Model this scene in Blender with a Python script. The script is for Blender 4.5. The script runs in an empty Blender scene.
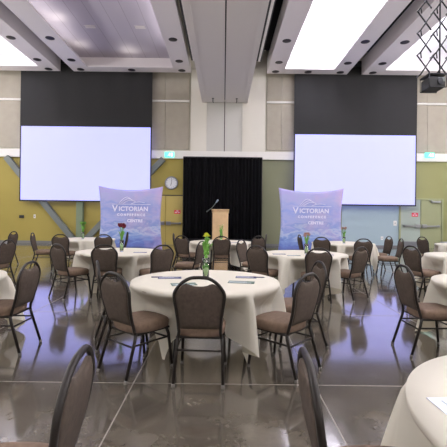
import bpy, bmesh, math, random
from mathutils import Vector, Matrix
random.seed(4)
PI = math.pi
C = bpy.context.scene.collection
sc = bpy.context.scene
F, CH = 390.0, 1.47          # focal length in pixels of the 447 px frame, eye height
ROLL = 0.0118

# ------------------------------------------------------------------ materials
def mat(name, col, rough=0.6, metal=0.0, spec=0.5, emit=None, es=0.0, trans=0.0, coat=0.0, noise=None, bump=0.0, bscale=60, sheen=0.0, alpha=1.0):
    m = bpy.data.materials.new(name); m.use_nodes = True
    nt = m.node_tree; b = nt.nodes['Principled BSDF']
    b.inputs['Base Color'].default_value = (*col, 1)
    b.inputs['Roughness'].default_value = rough
    b.inputs['Metallic'].default_value = metal
    b.inputs['Specular IOR Level'].default_value = spec
    b.inputs['Transmission Weight'].default_value = trans
    b.inputs['Coat Weight'].default_value = coat
    b.inputs['Sheen Weight'].default_value = sheen
    if emit:
        b.inputs['Emission Color'].default_value = (*emit, 1)
        b.inputs['Emission Strength'].default_value = es
    tc = nt.nodes.new('ShaderNodeTexCoord')
    if noise:
        sc_, amt = noise
        n = nt.nodes.new('ShaderNodeTexNoise'); n.inputs['Scale'].default_value = sc_; n.inputs['Detail'].default_value = 6
        nt.links.new(tc.outputs['Object'], n.inputs['Vector'])
        r = nt.nodes.new('ShaderNodeValToRGB')
        r.color_ramp.elements[0].position = .3; r.color_ramp.elements[1].position = .7
        r.color_ramp.elements[0].color = (*[c*(1-amt) for c in col], 1)
        r.color_ramp.elements[1].color = (*[min(1, c*(1+amt)) for c in col], 1)
        nt.links.new(n.outputs['Fac'], r.inputs['Fac']); nt.links.new(r.outputs['Color'], b.inputs['Base Color'])
    if bump:
        n2 = nt.nodes.new('ShaderNodeTexNoise'); n2.inputs['Scale'].default_value = bscale; n2.inputs['Detail'].default_value = 3
        nt.links.new(tc.outputs['Object'], n2.inputs['Vector'])
        bp = nt.nodes.new('ShaderNodeBump'); bp.inputs['Strength'].default_value = bump; bp.inputs['Distance'].default_value = .01
        nt.links.new(n2.outputs['Fac'], bp.inputs['Height']); nt.links.new(bp.outputs['Normal'], b.inputs['Normal'])
    return m

M = {}
M['frame'] = mat('chair_frame_bronze', (.014, .010, .008), .42, 0, spec=.3)
M['fabric'] = mat('taupe_back_fabric', (.066, .049, .038), .85, noise=(35, .18), spec=.25)
M['seatf'] = mat('brown_seat_fabric', (.165, .112, .080), .8, noise=(30, .15), spec=.25)
M['glide'] = mat('clear_glide', (.12, .11, .10), .4)
M['cloth'] = mat('cream_cloth', (.71, .675, .595), .75, bump=.25, bscale=5)
M['tabletop'] = mat('table_laminate', (.35, .25, .16), .5)
M['tleg'] = mat('dark_steel_leg', (.03, .03, .035), .4, .6)
M['yellow'] = mat('ochre_paint', (.35, .28, .062), .7, noise=(.6, .05))
M['olive'] = mat('olive_paint', (.19, .195, .115), .7, noise=(.6, .05))
M['bluelit'] = mat('olive_paint_blue_lit', (.34, .44, .50), .6)  # olive wall paint with bluish light spill put into its colour
M['doorbluelit'] = mat('olive_door_blue_lit', (.34, .40, .36), .5)  # olive door leaf, blue light tint mixed into the colour
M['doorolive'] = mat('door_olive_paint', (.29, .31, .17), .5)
M['cream'] = mat('cream_paint', (.56, .535, .45), .7)
M['offwhite'] = mat('offwhite_paint', (.70, .67, .60), .7)
M['panel'] = mat('beige_acoustic_panel', (.37, .335, .275), .9, noise=(3, .05))
M['panelgrey'] = mat('grey_white_panel', (.55, .54, .51), .7)
M['white'] = mat('white_paint', (.78, .76, .73), .6)
M['box'] = mat('ceiling_box_paint', (.80, .755, .765), .7)
M['duct'] = mat('track_housing_paint', (.74, .70, .68), .6)
M['slab'] = mat('dark_slab', (.03, .03, .035), .9)
M['black'] = mat('black_plastic', (.012, .012, .014), .5)
M['screenblack'] = mat('black_screen_drop', (.014, .0135, .0145), .8, bump=.05, bscale=1.5)
M['drape'] = mat('black_drape', (.004, .004, .005), .95, spec=.1)
M['steel'] = mat('grey_painted_steel', (.15, .17, .165), .5)
M['steelpost'] = mat('green_grey_painted_steel', (.17, .22, .14), .5)
M['chrome'] = mat('brushed_metal', (.35, .36, .38), .35, .9)
M['base'] = mat('grey_rubber_base', (.16, .16, .17), .6)
M['maple'] = mat('maple_wood', (.62, .42, .23), .5, noise=(6, .08))
M['clockrim'] = mat('clock_rim', (.25, .26, .30), .4, .4)
M['clockface'] = mat('clock_face', (.70, .71, .74), .5)
M['red'] = mat('red_sign', (.70, .03, .06), .5)
M['exit'] = mat('lit_exit_sign', (.1, .6, .45), .5, emit=(.10, .85, .62), es=1.5)
M['exitw'] = mat('lit_exit_figure', (.8, .9, .85), .5, emit=(.75, 1, .92), es=1.6)
M['screen'] = mat('projected_screen', (.15, .15, .155), .9, emit=(.57, .59, 1.5), es=1.0)
M['glass'] = mat('vase_glass', (.9, .97, .93), .03, trans=1.0)
M['stem'] = mat('stem_green', (.11, .30, .035), .5)
M['yflower'] = mat('yellow_petals', (.70, .72, .06), .6)
M['rflower'] = mat('red_petals', (.16, .004, .02), .6)
M['pflower'] = mat('pink_petals', (.38, .20, .17), .6)
M['wflower'] = mat('pale_petals', (.70, .62, .35), .6)
M['navy'] = mat('navy_print', (.03, .035, .12), .5)
M['dkgreen'] = mat('green_print', (.07, .13, .09), .5)
M['paper'] = mat('white_paper', (.72, .74, .86), .6)
M['darklamp'] = mat('dark_downlight', (.012, .008, .014), .4)
M['galv'] = mat('galvanised', (.40, .46, .55), .35, .7)
M['kick'] = mat('kick_plate', (.22, .23, .26), .35, .6)
M['letter'] = mat('banner_lettering', (.78, .76, .90), .6)
M['letterdark'] = mat('banner_lettering_shadow', (.32, .30, .52), .6)
M['seam'] = mat('dark_seam', (.05, .045, .045), .8)
M['lens'] = mat('lens_glass', (.02, .02, .03), .05)

def cloth_mat():
    m = M['cloth']; nt = m.node_tree; b = nt.nodes['Principled BSDF']; out = nt.nodes['Material Output']
    tr = nt.nodes.new('ShaderNodeBsdfTranslucent'); tr.inputs['Color'].default_value = (.80, .70, .48, 1)
    mx = nt.nodes.new('ShaderNodeMixShader'); mx.inputs[0].default_value = .22
    nt.links.new(b.outputs[0], mx.inputs[1]); nt.links.new(tr.outputs[0], mx.inputs[2]); nt.links.new(mx.outputs[0], out.inputs['Surface'])
cloth_mat()
def floor_mat():
    m = bpy.data.materials.new('polished_concrete'); m.use_nodes = True
    nt = m.node_tree; b = nt.nodes['Principled BSDF']; L = nt.links.new
    tc = nt.nodes.new('ShaderNodeTexCoord')
    n = nt.nodes.new('ShaderNodeTexNoise'); n.inputs['Scale'].default_value = 1.1; n.inputs['Detail'].default_value = 12; n.inputs['Roughness'].default_value = .75
    L(tc.outputs['Object'], n.inputs['Vector'])
    r = nt.nodes.new('ShaderNodeValToRGB')
    r.color_ramp.elements[0].position = .33; r.color_ramp.elements[0].color = (.040, .034, .027, 1)
    r.color_ramp.elements[1].position = .70; r.color_ramp.elements[1].color = (.150, .130, .104, 1)
    L(n.outputs['Fac'], r.inputs['Fac']); L(r.outputs['Color'], b.inputs['Base Color'])
    n2 = nt.nodes.new('ShaderNodeTexNoise'); n2.inputs['Scale'].default_value = 3.0; n2.inputs['Detail'].default_value = 8
    L(tc.outputs['Object'], n2.inputs['Vector'])
    mr = nt.nodes.new('ShaderNodeMapRange'); mr.inputs['To Min'].default_value = .06; mr.inputs['To Max'].default_value = .2
    L(n2.outputs['Fac'], mr.inputs['Value']); L(mr.outputs['Result'], b.inputs['Roughness'])
    bp = nt.nodes.new('ShaderNodeBump'); bp.inputs['Strength'].default_value = .015; bp.inputs['Distance'].default_value = .01
    n3 = nt.nodes.new('ShaderNodeTexNoise'); n3.inputs['Scale'].default_value = 2.2; n3.inputs['Detail'].default_value = 2
    L(tc.outputs['Object'], n3.inputs['Vector']); L(n3.outputs['Fac'], bp.inputs['Height']); L(bp.outputs['Normal'], b.inputs['Normal'])
    b.inputs['Specular IOR Level'].default_value = .9
    b.inputs['Coat Weight'].default_value = .55; b.inputs['Coat Roughness'].default_value = .07; b.inputs['Coat IOR'].default_value = 1.7
    return m
M['floor'] = floor_mat()
M['joint'] = mat('pale_joint', (.22, .20, .18), .5)

def banner_mat():
    m = bpy.data.materials.new('watercolour_print'); m.use_nodes = True
    nt = m.node_tree; b = nt.nodes['Principled BSDF']; L = nt.links.new
    b.inputs['Roughness'].default_value = .6
    tc = nt.nodes.new('ShaderNodeTexCoord'); sp = nt.nodes.new('ShaderNodeSeparateXYZ'); L(tc.outputs['Object'], sp.inputs[0])
    mp = nt.nodes.new('ShaderNodeMapping'); mp.inputs['Scale'].default_value = (1, 1, 2.2); L(tc.outputs['Object'], mp.inputs[0])
    n = nt.nodes.new('ShaderNodeTexNoise'); n.inputs['Scale'].default_value = 1.6; n.inputs['Detail'].default_value = 9; n.inputs['Roughness'].default_value = .62; n.inputs['Distortion'].default_value = .9
    L(mp.outputs[0], n.inputs['Vector'])
    md = nt.nodes.new('ShaderNodeMath'); md.operation = 'MULTIPLY_ADD'; md.inputs[1].default_value = 1.9; L(n.outputs['Fac'], md.inputs[0])
    L(sp.outputs['Z'], md.inputs[2])
    mr = nt.nodes.new('ShaderNodeMapRange'); mr.inputs['From Min'].default_value = .75; mr.inputs['From Max'].default_value = 3.5
    L(md.outputs[0], mr.inputs['Value'])
    r = nt.nodes.new('ShaderNodeValToRGB'); e = r.color_ramp.elements
    e[0].position = 0; e[0].color = (.10, .10, .34, 1)
    e[1].position = 1; e[1].color = (.40, .36, .70, 1)
    for p, c in ((.20, (.11, .17, .48)), (.30, (.20, .30, .60)), (.38, (.42, .47, .66)), (.45, (.20, .27, .58)), (.55, (.36, .38, .66)), (.66, (.24, .31, .66)), (.82, (.38, .39, .68))):
        x = e.new(p); x.color = (*c, 1)
    L(mr.outputs['Result'], r.inputs['Fac'])
    # pink wash on the right side, soft pale patch
    n2 = nt.nodes.new('ShaderNodeTexNoise'); n2.inputs['Scale'].default_value = 1.7; n2.inputs['Detail'].default_value = 5
    ad = nt.nodes.new('ShaderNodeVectorMath'); ad.inputs[1].default_value = (3.1, 1.7, .4); L(tc.outputs['Object'], ad.inputs[0]); L(ad.outputs[0], n2.inputs['Vector'])
    mm = nt.nodes.new('ShaderNodeMath'); mm.operation = 'MULTIPLY_ADD'; mm.inputs[1].default_value = .16; L(sp.outputs['X'], mm.inputs[0]); L(n2.outputs['Fac'], mm.inputs[2])
    r2 = nt.nodes.new('ShaderNodeMapRange'); r2.inputs['From Min'].default_value = .52; r2.inputs['From Max'].default_value = .80; r2.inputs['To Max'].default_value = .38
    L(mm.outputs[0], r2.inputs['Value'])
    mx = nt.nodes.new('ShaderNodeMix'); mx.data_type = 'RGBA'; mx.inputs[7].default_value = (.66, .42, .60, 1)
    L(r2.outputs['Result'], mx.inputs[0]); L(r.outputs['Color'], mx.inputs[6]); L(mx.outputs[2], b.inputs['Base Color'])
    return m
M['banner'] = banner_mat()

def tile_mat():
    m = mat('ceiling_tile', (.62, .58, .64), .8)
    nt = m.node_tree; b = nt.nodes['Principled BSDF']; L = nt.links.new
    tc = nt.nodes.new('ShaderNodeTexCoord'); br = nt.nodes.new('ShaderNodeTexBrick')
    br.offset = 0; br.inputs['Scale'].default_value = 1
    br.inputs['Brick Width'].default_value = .64; br.inputs['Row Height'].default_value = 60; br.inputs['Mortar Size'].default_value = .012
    br.inputs['Color1'].default_value = (.50, .465, .53, 1); br.inputs['Color2'].default_value = (.52, .485, .55, 1); br.inputs['Mortar'].default_value = (.36, .33, .38, 1)
    L(tc.outputs['Object'], br.inputs['Vector']); L(br.outputs['Color'], b.inputs['Base Color'])
    return m
M['tile'] = tile_mat()

# ------------------------------------------------------------------ mesh helpers
class MB:
    def __init__(s): s.bm = bmesh.new()
    def box(s, x0, x1, y0, y1, z0, z1, bevel=0, mi=0):
        r = bmesh.ops.create_cube(s.bm, size=1)
        for v in r['verts']:
            v.co = Vector(((x0+x1)/2 + v.co.x*(x1-x0), (y0+y1)/2 + v.co.y*(y1-y0), (z0+z1)/2 + v.co.z*(z1-z0)))
        fs = {f for v in r['verts'] for f in v.link_faces}
        for f in fs: f.material_index = mi
        if bevel:
            es = {e for v in r['verts'] for e in v.link_edges}
            bmesh.ops.bevel(s.bm, geom=list(es), offset=bevel, segments=2, affect='EDGES', profile=.5)
        return s
    def tube(s, pts, r, n=8, mi=0, closed=False, radii=None):
        pts = [Vector(p) for p in pts]; rings = []; N = len(pts)
        up = None
        for i, p in enumerate(pts):
            if closed: t = pts[(i+1) % N] - pts[i-1]
            else: t = pts[min(i+1, N-1)] - pts[max(i-1, 0)]
            t.normalize()
            if up is None: up = Vector((0, 0, 1)) if abs(t.z) < .9 else Vector((0, 1, 0))
            a = t.cross(up).normalized(); bb = a.cross(t).normalized(); up = bb
            rr = radii[i] if radii else r
            rings.append([s.bm.verts.new(p + a*math.cos(k*2*PI/n)*rr + bb*math.sin(k*2*PI/n)*rr) for k in range(n)])
        for i in range(N if closed else N-1):
            A, B = rings[i], rings[(i+1) % N]
            for k in range(n):
                f = s.bm.faces.new((A[k], A[(k+1) % n], B[(k+1) % n], B[k])); f.smooth = True; f.material_index = mi
        if not closed:
            s.bm.faces.new(rings[0][::-1]).material_index = mi; s.bm.faces.new(rings[-1]).material_index = mi
        return s
    def lathe(s, prof, c=(0, 0, 0), n=24, mi=0, axis='z'):
        rings = []
        for r, z in prof:
            ring = []
            for k in range(n):
                a = k*2*PI/n
                p = (r*math.cos(a), r*math.sin(a), z) if axis == 'z' else (r*math.cos(a), z, r*math.sin(a))
                ring.append(s.bm.verts.new(Vector(c) + Vector(p)))
            rings.append(ring)
        for A, B in zip(rings, rings[1:]):
            for k in range(n):
                f = s.bm.faces.new((A[k], A[(k+1) % n], B[(k+1) % n], B[k])); f.smooth = True; f.material_index = mi
        s.bm.faces.new(rings[0][::-1]).material_index = mi; s.bm.faces.new(rings[-1]).material_index = mi
        return s
    def sphere(s, c, r, sz=1, n=8):
        q = bmesh.ops.create_uvsphere(s.bm, u_segments=n+2, v_segments=n, radius=r)
        for v in q['verts']:
            v.co = Vector((v.co.x, v.co.y, v.co.z*sz)) + Vector(c)
            for f in v.link_faces: f.smooth = True
        return s
    def build(s, name, m, parent=None):
        me = bpy.data.meshes.new(name)
        bmesh.ops.recalc_face_normals(s.bm, faces=s.bm.faces)
        s.bm.to_mesh(me); s.bm.free()
        for x in (m if isinstance(m, (list, tuple)) else [m]): me.materials.append(x)
        o = bpy.data.objects.new(name, me); C.objects.link(o)
        if parent: o.parent = parent
        return o
def spline(P, k=6):
    P = [Vector(p) for p in P]; out = []
    Q = [P[0]*2-P[1]] + P + [P[-1]*2-P[-2]]
    for i in range(1, len(Q)-2):
        for j in range(k):
            t = j/k; a, b, c, d = Q[i-1:i+3]
            out.append(.5*((2*b)+(c-a)*t+(2*a-5*b+4*c-d)*t*t+(3*b-a-3*c+d)*t**3))
    out.append(P[-1]); return out
def empty(name, label, cat, loc=(0, 0, 0), rz=0, group=None):
    o = bpy.data.objects.new(name, None); C.objects.link(o); o.location = loc; o.rotation_euler = (0, 0, rz)
    o.empty_display_size = .1
    o['label'] = label; o['category'] = cat
    if group: o['group'] = group
    return o
def tag(o, label, cat, group=None):
    o['label'] = label; o['category'] = cat
    if group: o['group'] = group
    return o
def struct(o): o['kind'] = 'structure'; return o
def copy_tree(o, parent=None):
    c = o.copy(); C.objects.link(c)
    if parent: c.parent = parent
    for ch in list(o.children): copy_tree(ch, c)
    return c
def offset(o, v): o.location = v; return o

# ------------------------------------------------------------------ the room
WY = 18.8            # end wall
XL, XR, YB, ZC = -15.5, 15.5, -9.0, 9.4
struct(MB().box(XL, XR, YB, WY, -.2, 0).build('floor', M['floor']))
jt = MB()
for y in (3.39, 5.80, 7.55, 10.4, 13.0, 15.6): jt.box(XL, XR, y-.005, y+.005, -.001, .0012)
for x in (-10.2, -8.3, -6.5, -4.65, -2.8, -.765, .81, 2.7, 4.5, 6.4, 8.2, 10.1): jt.box(x-.005, x+.005, YB, WY, -.001, .0011)
struct(jt.build('trim_1', M['joint']))
struct(MB().box(XL, XR, YB, WY, ZC, ZC+.2).build('ceiling', M['slab']))
ZT0, ZT1 = 4.15, 4.52     # horizontal band across the end wall
w = MB()  # blue light gradient along the wall is painted as separate section colours
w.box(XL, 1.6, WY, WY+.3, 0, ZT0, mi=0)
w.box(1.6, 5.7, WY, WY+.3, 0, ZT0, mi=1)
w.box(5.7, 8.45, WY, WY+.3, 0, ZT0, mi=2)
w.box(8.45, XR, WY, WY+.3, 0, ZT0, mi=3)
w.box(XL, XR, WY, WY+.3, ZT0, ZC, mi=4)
struct(w.build('wall_back', [M['yellow'], M['olive'], M['bluelit'], mat('far_olive_paint', (.27, .27, .11), .7, noise=(.6, .05)), M['cream']]))
struct(MB().box(XL-.3, XL, YB, WY, 0, ZC).build('wall_left', M['cream']))
struct(MB().box(XR, XR+.3, YB, WY, 0, ZC).build('wall_right', M['cream']))
struct(MB().box(XL, XR, YB-.3, YB, 0, ZC).build('wall_front', M['cream']))
# band, piers, acoustic panels
struct(MB().box(XL, XR, WY-.12, WY, ZT0, ZT1).build('trim_2', M['white']))
struct(MB().box(-1.62, -.86, WY-.10, WY, ZT1, ZC).box(.85, 1.95, WY-.10, WY, ZT1, ZC).build('trim_3', M['offwhite']))
struct(MB().box(-.86, -.02, WY-.05, WY, ZT1, 6.9).box(.02, .85, WY-.05, WY, ZT1, 6.9).build('trim_4', M['panelgrey']))
struct(MB().box(-.02, .02, WY-.045, WY, ZT1, 6.9).build('trim_5', M['seam']))
def panels(n, xs):
    m = MB()
    for a, b in zip(xs, xs[1:]):
        m.box(a+.008, b-.008, WY-.06, WY, 4.60, 6.86); m.box(a+.008, b-.008, WY-.06, WY, 6.98, ZC)
    o = struct(m.build('trim_%d' % n, M['panel']))
    struct(MB().box(xs[0], xs[-1], WY-.09, WY, 6.88, 6.96).build('trim_%d' % (n+1), M['white']))
panels(6, [-3.55, -2.85, -1.70])
panels(8, [2.02, 2.75, 3.45])
panels(10, [9.2, 9.75, 10.9, 12.05])
panels(12, [-14.4, -13.2, -12.0, -10.8, -9.75])
struct(MB().box(XL, -1.2, WY-.03, WY, 0, .13).build('baseboard_left', M['base']))
struct(MB().box(2.0, 8.45, WY-.03, WY, 0, .10).box(10.55, XR, WY-.03, WY, 0, .10).build('baseboard_right', M['base']))

# steel braces on the yellow wall behind the left screen
ST = empty('steel_brace', 'grey painted steel braces forming a V around a post under the left screen', 'brace', (-6.85, WY-.15, 0))
def bar(a, b, wd, name, m):
    a, b = Vector(a), Vector(b); d = (b-a).normalized(); s = Vector((d.z, 0, -d.x))*wd/2
    q = MB(); bm = q.bm; vs = []
    for y in (-.10, .10):
        for p in (a-s, a+s, b+s, b-s): vs.append(bm.verts.new(p + Vector((0, y, 0))))
    for f in ((0, 1, 2, 3), (7, 6, 5, 4), (0, 4, 5, 1), (1, 5, 6, 2), (2, 6, 7, 3), (3, 7, 4, 0)): bm.faces.new([vs[i] for i in f])
    return q.build(name, m, ST)
bar((-3.55, -.02, 4.12), (-.32, -.02, .25), .26, 'diagonal_brace', M['steel'])
bar((3.95, -.02, 4.12), (.32, -.02, .25), .26, 'diagonal_brace', M['steel'])
bar((0, -.03, .02), (0, -.03, 4.14), .30, 'post', M['steelpost'])
MB().box(-.5, .5, -.13, .10, .0, .32).build('gusset_plate', M['steel'], ST)

# ------------------------------------------------------------------ ceiling boxes with recessed, lamp lit ceilings
ZB, ZR = 8.15, 8.80       # underside, recessed ceiling
YN = -8.4
def cbox(x0, x1, ox0, ox1, label, lit, tilem):
    oy0, oy1 = YN+.8, 17.75
    t = empty('ceiling_coffer', label, 'ceiling coffer', (0, 0, ZB), 0, 'coffered ceiling boxes')
    y1 = 18.36
    q = MB()
    ww = .45 if lit else .06            # width of the lamp ledge hidden above the border
    H = ZR-ZB
    q.box(x0, ox0, YN, y1, 0, .07); q.box(ox1, x1, YN, y1, 0, .07)
    q.box(ox0, ox1, YN, oy0, 0, .07); q.box(ox0, ox1, oy1, y1, 0, .07)
    q.box(x0, x0+.06, YN, y1, .07, H); q.box(x1-.06, x1, YN, y1, .07, H)
    q.box(x0+.06, x1-.06, y1-.06, y1, .07, H); q.box(x0+.06, x1-.06, YN, YN+.06, .07, H)
    q.build('border', M['box'], t)
    if False:                          # inner upstand of the recess
        MB().box(ox0, ox0+.04, oy0, oy1, .07, H).box(ox1-.04, ox1, oy0, oy1, .07, H).box(ox0+.04, ox1-.04, oy1-.04, oy1, .07, H).build('upstand', M['white'], t)
    offset(MB().box(-(x1-x0)/2+.0, (x1-x0)/2, YN, y1, 0, .05).build('ceiling_panel', tilem, t), ((x0+x1)/2, 0, H))
    v = MB()
    cx = (ox0+ox1)/2
    for yy in (5.5, 10.5, 15.3):
        for s in (-1, 1):
            px = cx + s*(ox1-ox0)*.25
            d = MB()
            for k in range(4): d.box(px-.22+k*.03, px+.22-k*.03, yy-.12+k*.03-.0, yy-.10+k*.03, H-.012-.004*k, H-.001)
            d.box(px-.20, px+.20, yy-.02, yy+.12, H-.010, H-.001)
            d.build('air_vent', M['duct'], t)
    # downlights in the border
    def dl(x, y):
        p = MB().lathe([(.0, -.012), (.15, -.012), (.17, -.006), (.17, .0)], (x, y, 0), 14).build('downlight', M['darklamp'], t)
    b = (ox0-x0)/2
    for y in (17.0, 14.9, 11.4, 8.0):
        dl(x0+b, y); dl(x1-b, y)
    for x in [x0+b, x1-b] + ([cx] if x1-x0 < 9 else [x0+3.4, x0+6.2]): dl(x, 18.1)
    if lit:
        for k, (lx, rot) in enumerate(((ox0-.30, .5), (ox1+.30, -.5))):
            L = bpy.data.lights.new('cove_lamp', 'AREA'); L.shape = 'RECTANGLE'; L.size = .16; L.size_y = oy1-oy0
            L.energy = lit*(oy1-oy0); L.color = (.93, .93, 1.0)
            o = bpy.data.objects.new('cove_lamp', L); C.objects.link(o); o.parent = t
            o.location = (lx, (oy0+oy1)/2, .10); o.rotation_euler = (PI, rot, 0)
    return t
plain = mat('white_recess_ceiling', (.82, .81, .86), .8)
cbox(-15.3, -7.75, -14.4, -8.52, 'leftmost ceiling box with bright recess above the left wall panels', 45, plain)
tb = cbox(-7.12, -1.60, -6.30, -2.38, 'purple-grey tiled ceiling box left of the centre track housing, recess unlit', 0, M['tile'])
cbox(1.96, 5.72, 2.72, 4.98, 'bright recessed ceiling box just right of the centre track housing', 45, plain)
cbox(6.42, 15.3, 7.28, 14.4, 'rightmost bright ceiling box behind the scissor lift projector', 45, plain)
# small cove lamps in the tiled box
for x, yy in ((-5.95, 16.9), (-5.95, 14.6), (-5.95, 11.0), (-4.3, 17.55)):
    L = bpy.data.lights.new('cove_spot', 'AREA'); L.size = .12; L.energy = 2; L.color = (1, .93, .78)
    o = bpy.data.objects.new('cove_spot', L); C.objects.link(o); o.parent = tb
    o.location = (x if x != -5.95 else -6.18, yy-.0, .20); o.rotation_euler = (PI, -.5 if x == -5.95 else 0, 0)
    if x != -5.95: o.rotation_euler = (PI+.4, 0, 0)

# central pair of track housings
T = empty('track_housing', 'long pale double track housing running down the middle of the ceiling', 'track housing', (0, 0, 6.85))
for s in (-1, 1):
    a, b = (.02, 1.08) if s > 0 else (-1.08, -.02)
    q = MB().box(a, b, YN, 18.65, .0, .62)
    e = s*1.08
    q.box(min(e, e-s*.16), max(e, e-s*.16), YN, 18.65, -.02, .0)
    q.build('housing_panel', M['duct'], T)
    MB().tube([(s*.55, 18.0, -.02), (s*.55, 18.0, -.16), (s*.52, 18.0, -.2)], .018).lathe([(.05, -.02), (.05, 0)], (s*.55, 18.0, 0), 10).build('hook', M['tleg'], T)
MB().box(-.02, .02, YN, 18.6, .12, .30).build('slot', M['black'], T)
# slim side tracks
for s, x, lab in ((-1, -1.36, 'thin white metal ceiling track left of the central housing'), (1, 1.47, 'thin white metal ceiling track right of the central housing')):
    t = empty('ceiling_track', lab, 'ceiling track', (x, 0, 8.17), 0, 'slim ceiling tracks')
    MB().box(-.045, .045, YN, 17.0, 0, .25).build('rail', M['white'], t)
    MB().box(-.12, -.05, YN, 17.0, .02, .25).box(.05, .10, YN, 17.0, .02, .25).build('track_edge', M['black'], t)
struct(MB().box(-1.6, 1.30, YN, WY-.1, 8.45, 8.55).build('trim_20', M['cream']))
# ------------------------------------------------------------------ screens
def screen(cx, y, w_, z0, z1, ztop, label):
    t = empty('projection_screen', label, 'projection screen', (cx, y, 0), 0, 'projection screens')
    h = w_/2; b = .05
    MB().box(-h, h, -.012, .012, z0+b, z1).build('picture_area', M['screen'], t)
    # black drop above with faint folds
    q = MB(); bm = q.bm; nx, nz = 40, 10; g = []
    for yy in (0, .02):
        g.append([[bm.verts.new((-h-.06+(2*h+.12)*i/nx, yy+.02*math.sin(i*.9+j*.25)*(j/nz), z1+(ztop-z1)*j/nz)) for j in range(nz+1)] for i in range(nx+1)])
    for a in g:
        for i in range(nx):
            for j in range(nz):
                f = bm.faces.new((a[i][j], a[i+1][j], a[i+1][j+1], a[i][j+1])); f.smooth = True
    q.build('black_drop', M['screenblack'], t)
    MB().box(-h-.06, -h, -.014, .014, z0, z1).box(h, h+.06, -.014, .014, z0, z1).box(-h-.06, h+.06, -.02, .02, z0-.02, z0+b).build('border', M['black'], t)
    MB().box(-h-.15, h+.15, -.08, .08, ztop-.05, ztop+.22, .02).build('casing', M['black'], t)
screen(-6.56, 18.47, 6.12, 2.03, 5.57, 8.6, 'large white projection screen on the left with black drop above')
screen(6.20, 18.47, 5.70, 2.00, 5.33, 8.6, 'large white projection screen on the right with black drop above')
# ------------------------------------------------------------------ drape backdrop
D = empty('drape_backdrop', 'tall black pleated drape hanging behind the wooden lectern', 'drape', (.0, 18.3, 0))
q = MB(); bm = q.bm
x0, x1 = -1.88, 1.76; n = 150; prev = None
for i in range(n+1):
    x = x0+(x1-x0)*i/n; d = .055*math.sin(i*.95)+.03*math.sin(i*.41+1)
    col = [bm.verts.new((x, d*(.55+.45*(1-k/6)), .02+4.14*k/6)) for k in range(7)]
    if prev:
        for k in range(6):
            f = bm.faces.new((prev[k], col[k], col[k+1], prev[k+1])); f.smooth = True
    prev = col
q.build('curtain', M['drape'], D)
MB().tube([(x0-.03, 0, 4.17), (x1+.03, 0, 4.17)], .03).build('crossbar', M['black'], D)
for x in (x0-.03, x1+.03): MB().tube([(x, .12, 0), (x, .12, 4.2)], .025).lathe([(.2, 0), (.2, .02)], (x, .12, 0)).build('upright', M['black'], D)
# ------------------------------------------------------------------ wall fittings
def exit_sign(x, z, label):
    t = empty('exit_sign', label, 'exit sign', (x, WY-.14, z), 0, 'green lit exit signs')
    MB().box(-.22, .22, -.05, .02, -.12, .12, .01).build('casing', M['exit'], t)
    # running figure and doorway
    f = MB()
    def seg(a, b, r=.012): f.tube([(a[0], -.056, a[1]), (b[0], -.056, b[1])], r, 6)
    f.sphere((.015, -.056, .07), .018)
    seg((.01, .05), (-.01, .0), .017); seg((-.01, 0), (.03, -.03)); seg((.03, -.03), (.02, -.08))
    seg((-.01, 0), (-.04, -.04)); seg((-.04, -.04), (-.08, -.045)); seg((.01, .045), (.05, .02)); seg((.01, .045), (-.04, .02))
    f.box(.08, .16, -.058, -.05, -.085, .085)
    f.build('running_figure', M['exitw'], t)
    return t
exit_sign(-2.62, 4.32, 'green lit exit sign on the white band between left screen and drape')
exit_sign(9.82, 4.44, 'green lit exit sign on the white band right of the right screen')
ck = empty('wall_clock', 'round grey-rimmed wall clock on the yellow wall', 'clock', (-2.52, WY-.06, 2.98))
MB().lathe([(.31, 0), (.32, -.03), (.30, -.05), (.26, -.045), (.26, 0)], n=32, axis='y').build('rim', M['clockrim'], ck)
MB().lathe([(.26, -.01), (.26, -.02)], n=32, axis='y').build('face', M['clockface'], ck)
q = MB()
for k in range(12):
    a = k*PI/6; q.tube([(.2*math.sin(a), -.024, .2*math.cos(a)), (.24*math.sin(a), -.024, .24*math.cos(a))], .008, 5)
q.build('hour_marks', M['black'], ck)
MB().tube([(0, -.026, 0), (.02, -.026, .19)], .010, 5).build('clock_hand', M['black'], ck)
MB().tube([(0, -.03, 0), (-.03, -.03, -.13)], .012, 5).build('clock_hand', M['black'], ck)

def door_leaf(n, x0, x1, m, hinge, zt=2.30, kick=None, sign=None):
    o = struct(MB().box(x0+.01, x1-.01, WY-.05, WY, .01, zt).build('door_%d' % n, m))
    s = 1 if hinge == 'r' else -1
    a = (x0 if s > 0 else x1)+s*.03; b = (x1 if s > 0 else x0)-s*.12
    q = MB().box(min(a, b), max(a, b), WY-.15, WY-.10, 1.01, 1.08)
    q.box(min(a, a+s*.22), max(a, a+s*.22), WY-.16, WY-.05, .96, 1.13, .01); q.box(min(b, b-s*.08), max(b, b-s*.08), WY-.15, WY-.05, 1.0, 1.10)
    q.build('panic_bar', M['chrome'], o)
    if kick: MB().box(x0+.06, x1-.06, WY-.056, WY-.05, .03, .30).build('kick_plate', M['kick'], o)
    if sign is not None:
        MB().box(sign-.15, sign+.15, WY-.056, WY-.05, 1.5, 1.68).build('sign', M['red'], o)
        MB().box(sign-.11, sign-.03, WY-.058, WY-.056, 1.55, 1.59).box(sign+.02, sign+.11, WY-.058, WY-.056, 1.55, 1.59).box(sign-.05, sign+.05, WY-.058, WY-.056, 1.62, 1.65).build('sign_marks', M['paper'], o)
    return o
door_leaf(1, 8.52, 9.47, M['doorbluelit'], 'l', kick=True, sign=9.2)
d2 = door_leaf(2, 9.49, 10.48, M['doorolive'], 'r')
MB().box(9.95, 10.40, WY-.14, WY-.05, 2.17, 2.26, .01).tube([(10.0, WY-.12, 2.28), (9.8, WY-.2, 2.30)], .012).build('door_closer', M['chrome'], d2)
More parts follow.
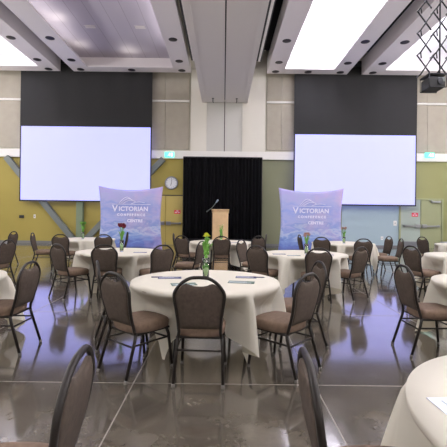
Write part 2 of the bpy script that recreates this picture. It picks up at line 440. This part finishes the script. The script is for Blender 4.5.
struct(MB().box(8.45, 8.52, WY-.08, WY, 0, 2.38).box(10.48, 10.56, WY-.08, WY, 0, 2.38).box(8.52, 10.48, WY-.08, WY, 2.31, 2.38).build('trim_21', M['doorolive']))
ydoor = mat('ochre_door_paint', (.46, .36, .10), .5)
door_leaf(3, -3.75, -2.80, ydoor, 'l', zt=2.36)
door_leaf(4, -2.78, -1.92, ydoor, 'r', zt=2.36, sign=-2.22)
struct(MB().box(-3.82, -3.75, WY-.07, WY, 0, 2.44).box(-3.75, -1.92, WY-.07, WY, 2.37, 2.41).build('trim_22', M['seam']))
tag(MB().box(-.11, .11, -.05, .0, -.07, .07, .01).build('wall_box', M['black']), 'small black box mounted on the yellow wall left of the left screen brace', 'wall box').location = (-9.72, WY, 1.28)
def plate(x, z, label, w_=.08, h=.12):
    t = empty('switch_plate', label, 'switch plate', (x, WY, z), 0, 'wall plates'); MB().box(-w_, w_, -.015, 0, -h, h, .004).build('plate', M['white'], t); MB().box(-.02, .02, -.03, -.015, -.035, .035).build('switch', M['chrome'], t)
plate(8.27, 1.17, 'white switch plate on the blue-lit wall left of the right doors')
plate(7.65, .44, 'small low white outlet plate on the blue-lit wall near the right chairs', .06, .08)
plate(-9.1, 1.30, 'pale plate on the yellow wall right of the small black box', .05, .09)
B = empty('trash_can', 'small grey galvanised trash can by the right doors', 'trash can', (9.05, 15.9, 0))
MB().lathe([(.15, 0), (.155, .03), (.17, .44), (.18, .47), (.165, .475), (.15, .45), (.14, .04)], n=28).build('can_body', M['galv'], B)
MB().lathe([(.182, .455), (.188, .465), (.182, .48), (.165, .478)], n=28).build('can_rim', M['chrome'], B)

# ------------------------------------------------------------------ stage, lectern, microphone
tag(MB().box(-1.75, 1.75, 15.9, 17.9, 0, .38, .01).build('stage_riser', M['drape']), 'low black stage riser under the wooden lectern', 'stage')
LC = empty('lectern', 'pale wooden lectern standing in front of the black drape', 'lectern', (-.13, 16.6, .38))
q = MB(); bm = q.bm
vs = [bm.verts.new(p) for p in ((-.33, -.25, .0), (.33, -.25, 0), (.33, .25, 0), (-.33, .25, 0), (-.33, -.25, 1.22), (.33, -.25, 1.22), (.33, .25, 1.12), (-.33, .25, 1.12))]
for f in ((0, 3, 2, 1), (0, 1, 5, 4), (1, 2, 6, 5), (2, 3, 7, 6), (3, 0, 4, 7)): bm.faces.new([vs[i] for i in f])
bm.faces.new([vs[i] for i in (4, 5, 6, 7)])
q.build('lectern_body', M['maple'], LC)
q = MB(); bm = q.bm
vs = [bm.verts.new(p) for p in ((-.37, -.30, 1.225), (.37, -.30, 1.225), (.37, .28, 1.115), (-.37, .28, 1.115), (-.37, -.30, 1.27), (.37, -.30, 1.27), (.37, .28, 1.16), (-.37, .28, 1.16))]
for f in ((0, 3, 2, 1), (0, 1, 5, 4), (1, 2, 6, 5), (2, 3, 7, 6), (3, 0, 4, 7), (4, 5, 6, 7)): bm.faces.new([vs[i] for i in f])
q.build('lectern_top', M['maple'], LC)
MB().box(-.35, .35, -.27, .27, 0, .06).build('plinth', M['maple'], LC)
LC.scale = (1, 1, 1.05)
MS = empty('microphone_stand', 'black boom microphone stand beside the wooden lectern', 'microphone stand', (-.51, 17.1, .38))
MB().lathe([(.14, 0), (.14, .015), (.03, .03)], n=20).build('stand_base', M['black'], MS)
MB().tube([(0, 0, .02), (0, 0, 1.38)], .013).build('pole', M['black'], MS)
MB().tube([(-.24, 0, 1.22), (0, 0, 1.40), (.17, 0, 1.62)], .018, radii=[.026, .014, .014]).build('boom', M['steel'], MS)
MB().tube([(.17, 0, 1.62), (.21, 0, 1.68), (.24, 0, 1.72)], .025, radii=[.018, .03, .035]).sphere((.25, 0, 1.73), .042).build('microphone', M['galv'], MS)

# ------------------------------------------------------------------ pop-up banners
def text_obj(txt, size, x, z, m, parent, name, sx=1, space=1, ext=.003):
    cu = bpy.data.curves.new(name, 'FONT'); cu.body = txt; cu.size = size; cu.align_x = 'CENTER'; cu.align_y = 'CENTER'
    cu.extrude = ext; cu.offset = .007; cu.space_character = space
    o = bpy.data.objects.new(name, cu); C.objects.link(o)
    bpy.context.view_layer.update()
    dg = bpy.context.evaluated_depsgraph_get(); me = bpy.data.meshes.new_from_object(o.evaluated_get(dg))
    bpy.data.objects.remove(o); me.materials.append(m)
    r = bpy.data.objects.new(name, me); C.objects.link(r); r.parent = parent
    r.location = (x, -.055, z); r.rotation_euler = (PI/2, 0, 0); r.scale = (sx, 1, 1)
    return r
def banner(x, y, rz, label):
    t = empty('display_banner', label, 'banner', (x, y, 0), rz, 'pop up conference banners')
    q = MB(); bm = q.bm; nx, nz = 24, 24; W, Z0, Z1 = 1.25, .08, 2.55; sides = []
    for yy in (-.03, .03):
        g = []
        for i in range(nx+1):
            u = -1+2*i/nx; col = []
            for j in range(nz+1):
                v = j/nz; pinch = 1-.075*math.sin(PI*v)
                zt = Z1-.16*(1-u*u); zb = Z0+.06*(1-u*u)
                col.append(bm.verts.new((u*W*pinch, yy-.02*math.sin(PI*v)*0, zb+(zt-zb)*v)))
            g.append(col)
        sides.append(g)
        for i in range(nx):
            for j in range(nz):
                f = bm.faces.new((g[i][j], g[i+1][j], g[i+1][j+1], g[i][j+1])); f.smooth = True
    A, Bk = sides
    for i in range(nx):
        for j in (0, nz): bm.faces.new((A[i][j], A[i+1][j], Bk[i+1][j], Bk[i][j]))
    for j in range(nz):
        for i in (0, nx): bm.faces.new((A[i][j], A[i][j+1], Bk[i][j+1], Bk[i][j]))
    q.build('printed_fabric', M['banner'], t)
    text_obj('V', .34, -.60, 1.67, M['letter'], t, 'lettering', 1.0)
    text_obj('ICTORIAN', .235, .12, 1.66, M['letter'], t, 'lettering', 1.0, 1.05)
    text_obj('CONFERENCE', .125, .03, 1.43, M['letter'], t, 'lettering', 1.0, 1.5)
    text_obj('CENTRE', .15, .18, 1.20, M['letter'], t, 'lettering', 1.0, 1.1)
    MB().box(-.72, .78, -.060, -.052, 1.835, 1.850).build('rule_line', M['letter'], t)
    q = MB()
    for k, (a, b, h) in enumerate(((-.45, .05, .26), (-.38, .12, .20), (-.30, .20, .14), (.02, .55, .08))):
        pts = [(a+(b-a)*i/10, -.055, 1.86+h*math.sin(PI*min(1, i/10*.8))) for i in range(11)]
        q.tube(pts, .010, 5)
    q.build('emblem_arcs', M['letter'], t)
    fr = MB()
    for xx in (-1.12, 0, 1.12): fr.tube([(xx, .06, .03), (xx, .06, 2.28)], .014)
    for z in (.3, 1.2, 2.1): fr.tube([(-1.12, .06, z), (1.12, .06, z)], .012)
    fr.build('support_frame', M['chrome'], t)
    for xx in (-.9, .9): MB().box(xx-.03, xx+.03, -.03, .45, 0, .05, .008).build('foot', M['tleg'], t)
banner(-3.62, 15.2, 0.0, 'tall blue and lavender printed banner left of the black drape')
banner(3.38, 15.1, 0.0, 'tall blue and lavender printed banner right of the black drape')

# ------------------------------------------------------------------ projector on its scissor lift
PJ = empty('scissor_lift_projector', 'black projector hanging from a long black scissor lift at the upper right', 'projector', (4.32, 8.1, 4.12))
PJ.scale = (.74, .74, 1.0)
MB().box(-.22, .22, -.24, .24, .0, .22, .02).build('projector_body', M['black'], PJ)
MB().lathe([(.07, -.28), (.075, -.24)], (.06, 0, .12), 16, axis='y').build('lens', M['lens'], PJ)
MB().box(.02, .20, -.246, -.238, .12, .20).build('connector_panel', M['steel'], PJ)
MB().box(-.25, .25, -.26, .26, .26, .285).tube([(-.235, -.25, 0), (-.235, -.25, .28)], .012).tube([(.235, -.25, 0), (.235, -.25, .28)], .012).tube([(-.235, .25, 0), (-.235, .25, .28)], .012).tube([(.235, .25, 0), (.235, .25, .28)], .012).tube([(-.235, -.25, .0), (.235, -.25, 0)], .012).tube([(-.235, .25, .0), (.235, .25, 0)], .012).build('cradle', M['tleg'], PJ)
def rbar(q, a, b, w1, w2):
    a, b = Vector(a), Vector(b); q.tube([a, b], w1, 6)
for sx_, sy in ((-.22, 1), (.22, 1)):
    q = MB(); z = .285; st = .46; k = 0
    while z < 4.45:
        z2 = min(z+st, 4.5)
        for yy in (-.06, .06):
            pass
        q.tube([(sx_-.19, -.10, z), (sx_+.19, -.06, z2-.05)], .019, 6); q.tube([(sx_+.19, .06, z+.05), (sx_-.19, .10, z2)], .019, 6)
        q.tube([(sx_-.19, -.12, z), (sx_-.19, .12, z)], .016, 6); q.tube([(sx_+.19, -.12, z2-.05), (sx_+.19, .12, z2-.05)], .016, 6)
        q.tube([(sx_-.19, -.10, z2), (sx_-.19+.02, -.10, z2-.12)], .02, 6)
        z = z2
    q.build('scissor_arms', M['tleg'], PJ)
MB().tube([(.18, 0, .28), (.17, 0, 2.3), (.19, 0, 4.5)], .022, 8).build('cable', M['tleg'], PJ)
MB().box(-.5, .5, -.35, .35, 4.45, 4.66).build('lift_housing', M['box'], PJ)

# ------------------------------------------------------------------ chairs
OUT = spline([(.182, .44), (.188, .55), (.200, .65), (.213, .74), (.213, .795), (.186, .845), (.140, .893), (.075, .928), (0, .935)], 5)
OUT = [(p.x, p.y) for p in [Vector((a.x, a.y, 0)) for a in OUT]]
def yb(z): return -.205 - max(0, z-.42)*.20 - .02*math.sin(PI*min(1, max(0, (z-.42)/.5)))
def w_at(z):
    for (x0, z0), (x1, z1) in zip(OUT, OUT[1:]):
        if z0 <= z <= z1: return x0+(x1-x0)*(z-z0)/(z1-z0+1e-9)
    return OUT[0][0]
def z_at(x):
    for (x0, z0), (x1, z1) in zip(OUT[20:], OUT[21:]):
        if x1 <= x <= x0: return z0+(z1-z0)*(x0-x)/(x0-x1+1e-9)
    return OUT[-1][1] if x < .1 else .80
def make_chair():
    t = empty('banquet_chair', '', 'chair')
    # seat: rounded pad, slightly domed
    q = MB(); bm = q.bm; n = 14; top = []; bot = []
    def sq(u, v, r):
        return u, v
    def pad(z, sc_, dome=0):
        g = []
        for i in range(n+1):
            row = []
            for j in range(n+1):
                u, v = -1+2*i/n, -1+2*j/n
                # square to superellipse
                k = (1-.5*u*u*v*v*.32)
                x = u*k*.215*sc_*(1+.03*v); y = v*k*.215*sc_+.01
                row.append(bm.verts.new((x, y, z+dome*(1-u**4)*(1-v**4))))
            g.append(row)
        return g
    layers = [pad(.392, .95), pad(.402, 1.01), pad(.455, 1.03), pad(.478, .985, .0), ]
    topg = pad(.485, .92, .012)
    def rim(g):
        return [g[i][0] for i in range(n)]+[g[n][j] for j in range(n)]+[g[n-i][n] for i in range(n)]+[g[0][n-j] for j in range(n)]
    R_ = [rim(g) for g in layers+[topg]]
    for A, Bq in zip(R_, R_[1:]):
        for k in range(len(A)):
            f = bm.faces.new((A[k], A[(k+1) % len(A)], Bq[(k+1) % len(A)], Bq[k])); f.smooth = True
    for i in range(n):
        for j in range(n):
            f = bm.faces.new((topg[i][j], topg[i+1][j], topg[i+1][j+1], topg[i][j+1])); f.smooth = True
            f = bm.faces.new((layers[0][i][j], layers[0][i][j+1], layers[0][i+1][j+1], layers[0][i+1][j]))
    loose = [v for g in layers[1:] for r in g for v in r if not v.link_faces]
    bmesh.ops.delete(bm, geom=loose, context='VERTS')
    q.build('seat', M['seatf'], t)
    MB().box(-.195, .195, -.19, .205, .375, .397, .006).build('seat_frame', M['frame'], t)
    # backrest pad with the handle dip at the top
    q = MB(); bm = q.bm; nu, nv = 18, 14; sides = []
    for side in (-1, 1):
        g = []
        for i in range(nu+1):
            u = -1+2*i/nu; ax = abs(u)*.190
            zt = min(z_at(ax*1.10)-.018, .915)
            dip = .058*math.exp(-(ax/.092)**4)
            zt = zt-dip
            col = []
            for j in range(nv+1):
                v = j/nv; z = .475+(zt-.475)*v
                w_ = (w_at(z) if z < .78 else w_at(.78))-.012
                x = u*w_
                e = (1-abs(u)**6)*(1-abs(2*v-1)**8)
                col.append(bm.verts.new((x, yb(z)+side*(.008+.016*e), z)))
            g.append(col)
        sides.append(g)
        for i in range(nu):
            for j in range(nv):
                f = bm.faces.new((g[i][j], g[i+1][j], g[i+1][j+1], g[i][j+1])); f.smooth = True
    A, Bq = sides
    for i in range(nu):
        for j in (0, nv): bm.faces.new((A[i][j], A[i+1][j], Bq[i+1][j], Bq[i][j]))
    for j in range(nv):
        for i in (0, nu): bm.faces.new((A[i][j], A[i][j+1], Bq[i][j+1], Bq[i][j]))
    q.build('backrest', M['fabric'], t)
    pts = [(x, yb(z), z) for x, z in OUT] + [(-x, yb(z), z) for x, z in OUT[::-1][1:]]
    pts = [(.195, -.20, .375)] + pts + [(-.195, -.20, .375)]
    MB().tube(pts, .0150, 8).build('back_frame', M['frame'], t)
    for s in (-1, 1):
        for fr in (0, 1):
            if fr: p = [(s*.185, .165, .39), (s*.197, .185, .33), (s*.212, .225, .012)]
            else: p = [(s*.195, -.20, .40), (s*.200, -.215, .33), (s*.212, -.315, .012)]
            l = MB().tube(p, .0150, 8).build('leg', M['frame'], t)
            e = p[-1]; g = MB().lathe([(.016, 0), (.017, .004), (.016, .03)], (e[0], e[1], 0), 10).build('foot_cap', M['glide'], l)
        MB().tube([(s*.199, .192, .30), (s*.202, -.222, .30)], .009, 6).build('stretcher', M['frame'], t)
    MB().tube([(-.199, -.226, .285), (.199, -.226, .285)], .009, 6).build('stretcher', M['frame'], t)
    MB().tube([(-.198, .195, .285), (.198, .195, .285)], .009, 6).build('stretcher', M['frame'], t)
    return t
# x, y of the point between the rear feet, facing direction in degrees, label
TA, TB, TC_, TD, TE, TF = 'nearest table with yellow flowers', 'table with red tulips', 'table before the right banner', 'far centre table before the lectern', 'far left table', 'far right table near the right doors'
chairs = [
 (-.20, 3.31, 88, 'chair seen straight from behind at the front of the nearest full table', TA),
 (-.99, 3.50, 50, 'chair seen from behind, left front side of the nearest full table', TA),
 (.80, 3.58, 137, 'chair at the right front side of the nearest full table, seat in view', TA),
 (1.14, 4.55, 188, 'chair half hidden behind the right front chair of the nearest full table', TA),
 (-1.40, 4.32, 20, 'chair mostly hidden behind the left front chair of the nearest full table', TA),
 (-2.02, 6.62, 92, 'chair with its back to us at the front of the red tulip table', TB),
 (-1.03, 6.70, 128, 'chair at the right front side of the red tulip table', TB),
 (-2.84, 6.66, 56, 'angled chair at the left front side of the red tulip table', TB),
 (-.42, 7.85, 158, 'chair right of the red tulip table, behind the tall yellow flower vase', TB),
 (1.58, 6.42, 90, 'chair with its back to us at the front of the table before the right banner', TC_),
 (.58, 6.82, 52, 'chair at the left front side of the table before the right banner', TC_),
 (2.42, 6.80, 126, 'angled chair at the right side of the table before the right banner', TC_),
 (.38, 8.45, -32, 'chair behind and left of the table before the right banner, tan front showing', TC_),
 (-.04, 9.62, 90, 'chair with its back to us directly in front of the lectern', TD),
 (-1.05, 9.75, 58, 'chair at the left front of the far centre table', TD),
 (-1.40, 10.9, 2, 'chair seen edge-on at the left of the far centre table', TD),
 (.92, 10.1, 125, 'chair turned away at the right front of the far centre table', TD),
 (1.22, 11.0, 176, 'chair seen edge-on at the right of the far centre table', TD),
 (-4.08, 9.75, 88, 'chair with its back to us at the front of the far left table', TE),
 (-3.02, 9.85, 118, 'chair at the right front of the far left table, before the left banner', TE),
 (-2.74, 11.2, 188, 'chair seen edge-on before the left banner, beside the red tulips', TE),
 (-5.05, 10.3, 12, 'chair seen side-on at the left end of the far left table', TE),
 (3.37, 9.35, 90, 'chair with its back to us at the front of the far right table', TF),
 (2.48, 9.85, 55, 'chair at the left front of the far right table, before the right banner', TF),
 (2.12, 10.9, 4, 'chair seen edge-on before the right banner at the far right table', TF),
 (4.42, 9.65, 172, 'nearer of two overlapping chairs right of the far right table', TF),
 (4.52, 10.6, 184, 'farther of two overlapping chairs right of the far right table', TF),
 (-2.07, 4.22, 178, 'side-on chair at the left edge, facing the cloth at the left of the picture', 'left'),
 (-4.15, 7.55, 170, 'side-on chair at the left edge, nearer of the two in front of the yellow wall', 'left'),
 (-5.85, 10.9, 176, 'side-on chair at the far left edge, farther of the two by the yellow wall', 'left'),
 (1.98, 4.30, 2, 'side-on chair on the right, facing the near cream table at the right edge', 'right'),
 (3.46, 7.20, 16, 'angled chair at the second table along the right edge', 'right'),
 (5.40, 10.6, 12, 'farthest chair on the right, in front of the exit doors', 'right'),
 (5.62, 9.3, 60, 'chair cut off by the right edge beside the farthest right table', 'right'),
 (-.535, 1.50, 184, 'closest chair at the bottom left, only its back and seat edge in view', 'near'),
 (.315, 1.50, -3, 'closest chair at the bottom right, tilted back cut by the lower edge', 'near'),
]
proto = make_chair(); placed = []
for i, (x, y, a, lab, tb_) in enumerate(chairs):
    c = proto if i == 0 else copy_tree(proto)
    r = math.radians(a); ox, oy = x+.315*math.cos(r), y+.315*math.sin(r)
    c.location = (ox, oy, 0); c.rotation_euler = (0, 0, r-PI/2)
    c['label'] = lab; c['group'] = 'brown banquet chairs around the cream tables'
    placed.append((ox, oy, r-PI/2))

# ------------------------------------------------------------------ tables and cloths
TH, TR = .745, .78
def make_table(x, y, R, label):
    t = empty('round_table', label, 'table', (x, y, 0), 0, 'round tables under cream cloths')
    MB().lathe([(R-.012, .715), (R-.004, .72), (R-.004, .738), (R-.012, .743)], n=48).build('tabletop', M['tabletop'], t)
    for k in range(4):
        a = PI/4+k*PI/2+.2
        u = Vector((math.cos(a), math.sin(a), 0))
        MB().tube([u*.45+Vector((0, 0, .715)), u*.47+Vector((0, 0, .4)), u*.52+Vector((0, 0, .0))], .016, 8).build('leg', M['tleg'], t)
    return t
def make_cloth(x, y, R, rot, seed, label, side=2.26, mult=8):
    rnd = random.Random(seed)
    ph = [rnd.uniform(0, 6.28) for _ in range(5)]
    q = MB(); bm = q.bm; na = 192; nr = 6; nd = 14
    ctr = bm.verts.new((0, 0, TH+.004))
    rings = [[] for _ in range(nr+nd)]
    near = [(ox-x, oy-y, rz) for ox, oy, rz in placed if (ox-x)**2+(oy-y)**2 < 1.5**2]
    def inside(p):
        for cx, cy, rz in near:
            v = Vector((p.x-cx, p.y-cy, 0)); v.rotate(Matrix.Rotation(-rz, 3, 'Z'))
            if abs(v.x) < .25 and -.45 < v.y < .245: return True
        return False
    rin = []
    for k in range(na):
        a = 2*PI*k/na; d = Vector((math.cos(a), math.sin(a), 0)); best = 9
        r = R+.22
        while r > R-.42:
            if inside(d*r): best = r-.025
            r -= .02
        rin.append(best)
    rin = [min(rin[(k+j) % na] for j in (-1, 0, 1)) for k in range(na)]
    for k in range(na):
        a = 2*PI*k/na; la = a-rot
        ext = side/2/max(abs(math.cos(la)), abs(math.sin(la)))
        drop = ext-R
        corner = max(0, (drop-(side/2-R))/(side/2*.414))   # 0 mid side, 1 at the corner
        fold = .5*math.sin(mult*a*1.5+ph[0]+.8*math.sin(2*a+ph[1]))+.5*math.sin(21*a+ph[2]+1.3*math.sin(3*a+ph[3]))+.35*math.sin(37*a+ph[4]+math.sin(5*a))
        d = Vector((math.cos(a), math.sin(a), 0))
        for i in range(nr):
            rings[i].append(d*(R*(i+1)/nr) + Vector((0, 0, TH+.004)))
        hang = min(drop*.985, TH-.012)
        for j in range(nd):
            s = (j+1)/nd; dz = hang*s
            ease = min(1, dz/.10)
            rr = R+.014*ease+.05*s*corner+(.085*fold+.03)*(dz/.45)**.8*ease
            if dz < .012: rr = R+.008
            lim = R+.01 + (rin[k]-R-.01)*min(1, max(0, dz-.03)/.18)
            rr = min(rr, max(lim, R-.42))
            rings[nr+j].append(d*rr + Vector((0, 0, TH+.004-dz)))
    vr = [[bm.verts.new(p) for p in ring] for ring in rings]
    for k in range(na):
        k2 = (k+1) % na
        f = bm.faces.new((ctr, vr[0][k], vr[0][k2])); f.smooth = True
        for A, Bq in zip(vr, vr[1:]):
            f = bm.faces.new((A[k], Bq[k], Bq[k2], A[k2])); f.smooth = True
    o = q.build('tablecloth', M['cloth']); o.location = (x, y, 0)
    tag(o, label, 'tablecloth', 'cream tablecloths'); return o
tables = [
 (-.19, 4.30, .80, 'nearest full round table with the tall yellow flower vase'),
 (-1.98, 7.50, .80, 'round table with the red tulips in front of the left banner'),
 (1.55, 7.45, .80, 'round table with pink flowers in front of the right banner'),
 (-.05, 10.5, .84, 'far centre round table in front of the lectern'),
 (-3.90, 11.0, .82, 'far left round table below the left screen'),
 (3.25, 10.6, .82, 'far right round table below the right screen'),
 (3.2, 4.28, .80, 'second nearest round table cut by the right edge, chair facing it'),
 (4.72, 7.40, .80, 'third round table along the right edge'),
 (6.55, 10.4, .80, 'farthest round table at the right edge near the doors'),
 (1.51, 1.31, .80, 'closest round table at the bottom right corner'),
 (-3.27, 4.25, .80, 'round table cut by the left edge beside a side-on chair'),
]
for i, (x, y, R, lab) in enumerate(tables):
    make_table(x, y, R, lab)
    make_cloth(x, y, R+.005, 0.0 if i != 9 else -.15, 10+i, 'cream cloth draped over the ' + lab.replace('round table', 'table'))

# ------------------------------------------------------------------ vases, flowers, papers
def petal(q, c, d, L, w_, curl=.3):
    # a cupped petal standing along d from c
    d = Vector(d).normalized(); s = d.cross(Vector((0, 0, 1)))
    if s.length < .1: s = Vector((1, 0, 0))
    s.normalize(); n_ = s.cross(d).normalized(); bm = q.bm; rows = []
    for j in range(5):
        t = j/4; ww = w_*math.sin(PI*(.12+.80*t)); row = []
        for k in (-1, -.5, 0, .5, 1):
            row.append(bm.verts.new(Vector(c)+d*L*t+s*ww*k+n_*(curl*w_*(k*k)+curl*L*.3*math.sin(PI*t))))
        rows.append(row)
    for A, Bq in zip(rows, rows[1:]):
        for k in range(4): f = bm.faces.new((A[k], A[k+1], Bq[k+1], Bq[k])); f.smooth = True
def flower_vase(x, y, label, fm, H=.50, nst=4, spread=.05, vh=.22, seed=1, fr=.035, tall=False, kind='tulip'):
    rnd = random.Random(seed)
    t = empty('flower_vase', label, 'vase of flowers', (x, y, TH+.006), 0, 'flower vases on the tables')
    r = .035
    MB().lathe([(r, 0), (r, .012), (r*1.05, vh*.5), (r*1.15, vh), (r*1.05, vh), (r*.92, vh*.5), (r*.85, .02)], n=20).build('glass_vase', M['glass'], t)
    MB().lathe([(r*.80, .022), (r*.86, vh*.5), (r*.86, vh*.55)], n=16).build('vase_filling', mat('pale_green_water', (.45, .62, .30), .2), t)
    for k in range(nst):
        a = 2*PI*k/nst+rnd.random(); dx, dy = spread*math.cos(a), spread*math.sin(a)
        h = H*(1-.12*rnd.random())
        st = MB().tube(spline([(dx*.2, dy*.2, .03), (dx*.15, dy*.15, vh*.8), (dx*.6, dy*.6, h*.75), (dx, dy, h-fr)], 3), .007, 6)
        if kind != 'tulip':
            for b in range(9):
                bz = vh*.55 + (h-vh*.55)*b/9; st.sphere((dx*.5+rnd.uniform(-.02, .02), dy*.5+rnd.uniform(-.02, .02), bz), .015, 1.3, 5)
        sto = st.build('stem', M['stem'], t)
        lf = MB()
        for b in range(2):
            aa = a+b*2.4; petal(lf, (dx*.3, dy*.3, vh*.85), (math.cos(aa)*.35, math.sin(aa)*.35, 1), h*.42, .018)
        lf.build('leaf', M['stem'], sto)
        fl = MB()
        if kind == 'tulip':
            for b in range(6):
                aa = b*PI/3+rnd.random()*.3; petal(fl, (dx, dy, h-fr*1.2), (math.cos(aa)*.42, math.sin(aa)*.42, 1), fr*2.3, fr*.75, -.5)
        else:
            for ring, (cnt, el) in enumerate(((9, .25), (8, .7), (6, 1.4), (4, 3))):
                for b in range(cnt):
                    aa = b*2*PI/cnt+ring*.4; petal(fl, (dx, dy, h-fr*.5), (math.cos(aa), math.sin(aa), el), fr*1.15, fr*.4, .3)
        fl.build('blossom', fm, t)
flower_vase(-.19, 4.36, 'slim glass vase with tall yellow-green flowers on the nearest full table', M['yflower'],   .54, 4, .022, .24, 1, .024, kind='carn')
flower_vase(-1.93, 7.42, 'slim glass vase with dark red tulips on the left middle table', M['rflower'], .55, 3, .04, .22, 2, .036)
flower_vase(1.56, 7.30, 'green stemmed vase with pale pink flowers in front of the right banner', M['pflower'], .40, 4, .045, .2, 3, .022)
flower_vase(-.06, 10.3, 'small vase of pale flowers on the far centre table before the lectern', M['wflower'], .46, 3, .05, .18, 4, .035, kind='carn')
flower_vase(3.22, 10.4, 'small vase with pinkish flowers on the far right table', M['pflower'], .43, 4, .045, .18, 5, .024)
flower_vase(-3.92, 10.9, 'green vase of leafy stems on the far left table', M['stem'], .50, 5, .05, .2, 6, .03)
def leaflet(x, y, rz, label, m, w_=.21, h=.10, pen=True):
    t = empty('leaflet', label, 'leaflet', (x, y, TH+.005), rz, 'leaflets on the tables')
    MB().box(-w_/2, w_/2, -h/2, h/2, 0, .004).build('sheet', m, t)
    MB().box(-w_/2+.01, w_/2-.03, -h/2+.015, -h/2+.03, .004, .005).box(-w_/2+.01, w_/2-.08, 0, .012, .004, .005).build('print_lines', M['paper'], t)
def pen(x, y, rz, label):
    t = empty('pen', label, 'pen', (x, y, TH+.012), rz, 'pens on the tables')
    MB().tube([(-.07, 0, 0), (.05, 0, 0)], .0055, 8).build('barrel', M['navy'], t); MB().tube([(.05, 0, 0), (.07, 0, 0)], .005, 8, radii=[.0055, .001]).build('tip', M['chrome'], t)
leaflet(-.60, 4.42, .12, 'dark blue leaflet on the left of the nearest full table', M['navy'], .26, .12)
leaflet(-.40, 4.02, .25, 'dark green leaflet behind the front chair on the nearest full table', M['dkgreen'], .26, .14)
leaflet(.27, 4.52, -.08, 'dark blue leaflet on the right of the nearest full table', M['navy'], .24, .12)
leaflet(.20, 4.18, -.15, 'dark leaflet nearest the right front chair of the nearest full table', M['dkgreen'], .28, .13)
pen(-.74, 4.43, .1, 'dark pen left of the blue leaflet on the nearest full table')
pen(.42, 4.50, -.1, 'dark pen right of the blue leaflet on the nearest full table')
leaflet(-2.10, 7.15, 0, 'small dark leaflet on the red tulip table left of the vase', M['navy'], .22, .12)
leaflet(-1.55, 7.30, .1, 'small blue leaflet on the red tulip table right of the vase', M['navy'], .24, .12)
leaflet(1.05, 7.30, 0, 'dark leaflet on the left half of the table before the right banner', M['navy'], .24, .12)
leaflet(1.28, 7.05, .1, 'leaflet near the front of the table before the right banner', M['dkgreen'], .24, .10)
leaflet(1.95, 7.25, .1, 'pale-lined leaflet on the right half of the table before the right banner', M['navy'], .2, .1)
leaflet(.25, 10.2, 0, 'leaflet on the far centre table right of its flowers', M['navy'], .24, .12)
t = empty('paper_sheet', 'white letter-size sheet lying on the closest table at bottom right', 'paper', (.96, 1.45, TH+.006), 1.62)
MB().box(-.108, .108, -.14, .14, 0, .003).build('sheet', M['paper'], t)
q = MB()
for k in range(5): q.box(-.08, .08-.02*(k % 2), .09-k*.035, .097-k*.035, .003, .0036)
q.build('print_lines', M['galv'], t)

# ------------------------------------------------------------------ added fill lights without visible fixtures
def lamp(x, y, z, sx_, sy, e, col=(1, .97, .93), rot=(0, 0, 0)):
    L = bpy.data.lights.new('fill_light', 'AREA'); L.shape = 'RECTANGLE'; L.size = sx_; L.size_y = sy; L.energy = e; L.color = col
    o = bpy.data.objects.new('fill_light', L); C.objects.link(o); o.location = (x, y, z); o.rotation_euler = rot
lamp(-4.3, 4, 8.7, 3.0, 14, 380)  # general overhead fill added inside the ceiling boxes, above the view
lamp(-11.4, 4, 8.7, 4.5, 18, 430)
lamp(3.85, 4, 8.7, 2.0, 18, 380)
lamp(10.8, 4, 8.7, 5.5, 18, 430)

lamp(0, -8.8, 4.2, 26, 6, 380, (.95, .96, 1.0), (PI/2, 0, 0))  # unseen cool fill behind the camera, added to lift ceiling undersides
lamp(-6.62, 9, 8.26, .3, 15, 55, (1, .95, .95), (PI, .4, 0))  # pair of upward fill strips added to brighten the unlit tiled recess
lamp(-2.0, 9, 8.26, .3, 15, 110, (1, .95, .95), (PI, -.4, 0))
for s_ in (-1, 1):
    # added fill strips out of view at both sides, brightening the ceiling undersides
    lamp(s_*14.9, 7, 4.6, .5, 22, 900, (1, .97, .95), (0, s_*math.radians(125), 0))
wd = bpy.data.worlds.new('World'); sc.world = wd; wd.use_nodes = True
wd.node_tree.nodes['Background'].inputs[0].default_value = (.6, .6, .65, 1); wd.node_tree.nodes['Background'].inputs[1].default_value = .3

# ------------------------------------------------------------------ camera
cam = bpy.data.cameras.new('Camera'); co = bpy.data.objects.new('Camera', cam); C.objects.link(co)
co.matrix_world = Matrix.Translation((0, 0, CH)) @ Matrix.Rotation(PI/2, 4, 'X') @ Matrix.Rotation(ROLL, 4, 'Z')
cam.sensor_width = 36; cam.lens = 36*F/447; cam.shift_y = -8.5/447; cam.clip_start = .05; cam.clip_end = 100
sc.camera = co
sc.view_settings.view_transform = 'Standard'; sc.view_settings.look = 'None'; sc.view_settings.exposure = 0; sc.view_settings.gamma = 1
sc.view_settings.use_curve_mapping = False
sc.cycles.use_denoising = True
sc.cycles.max_bounces = 8; sc.cycles.diffuse_bounces = 5
sc.cycles.sample_clamp_indirect = 8
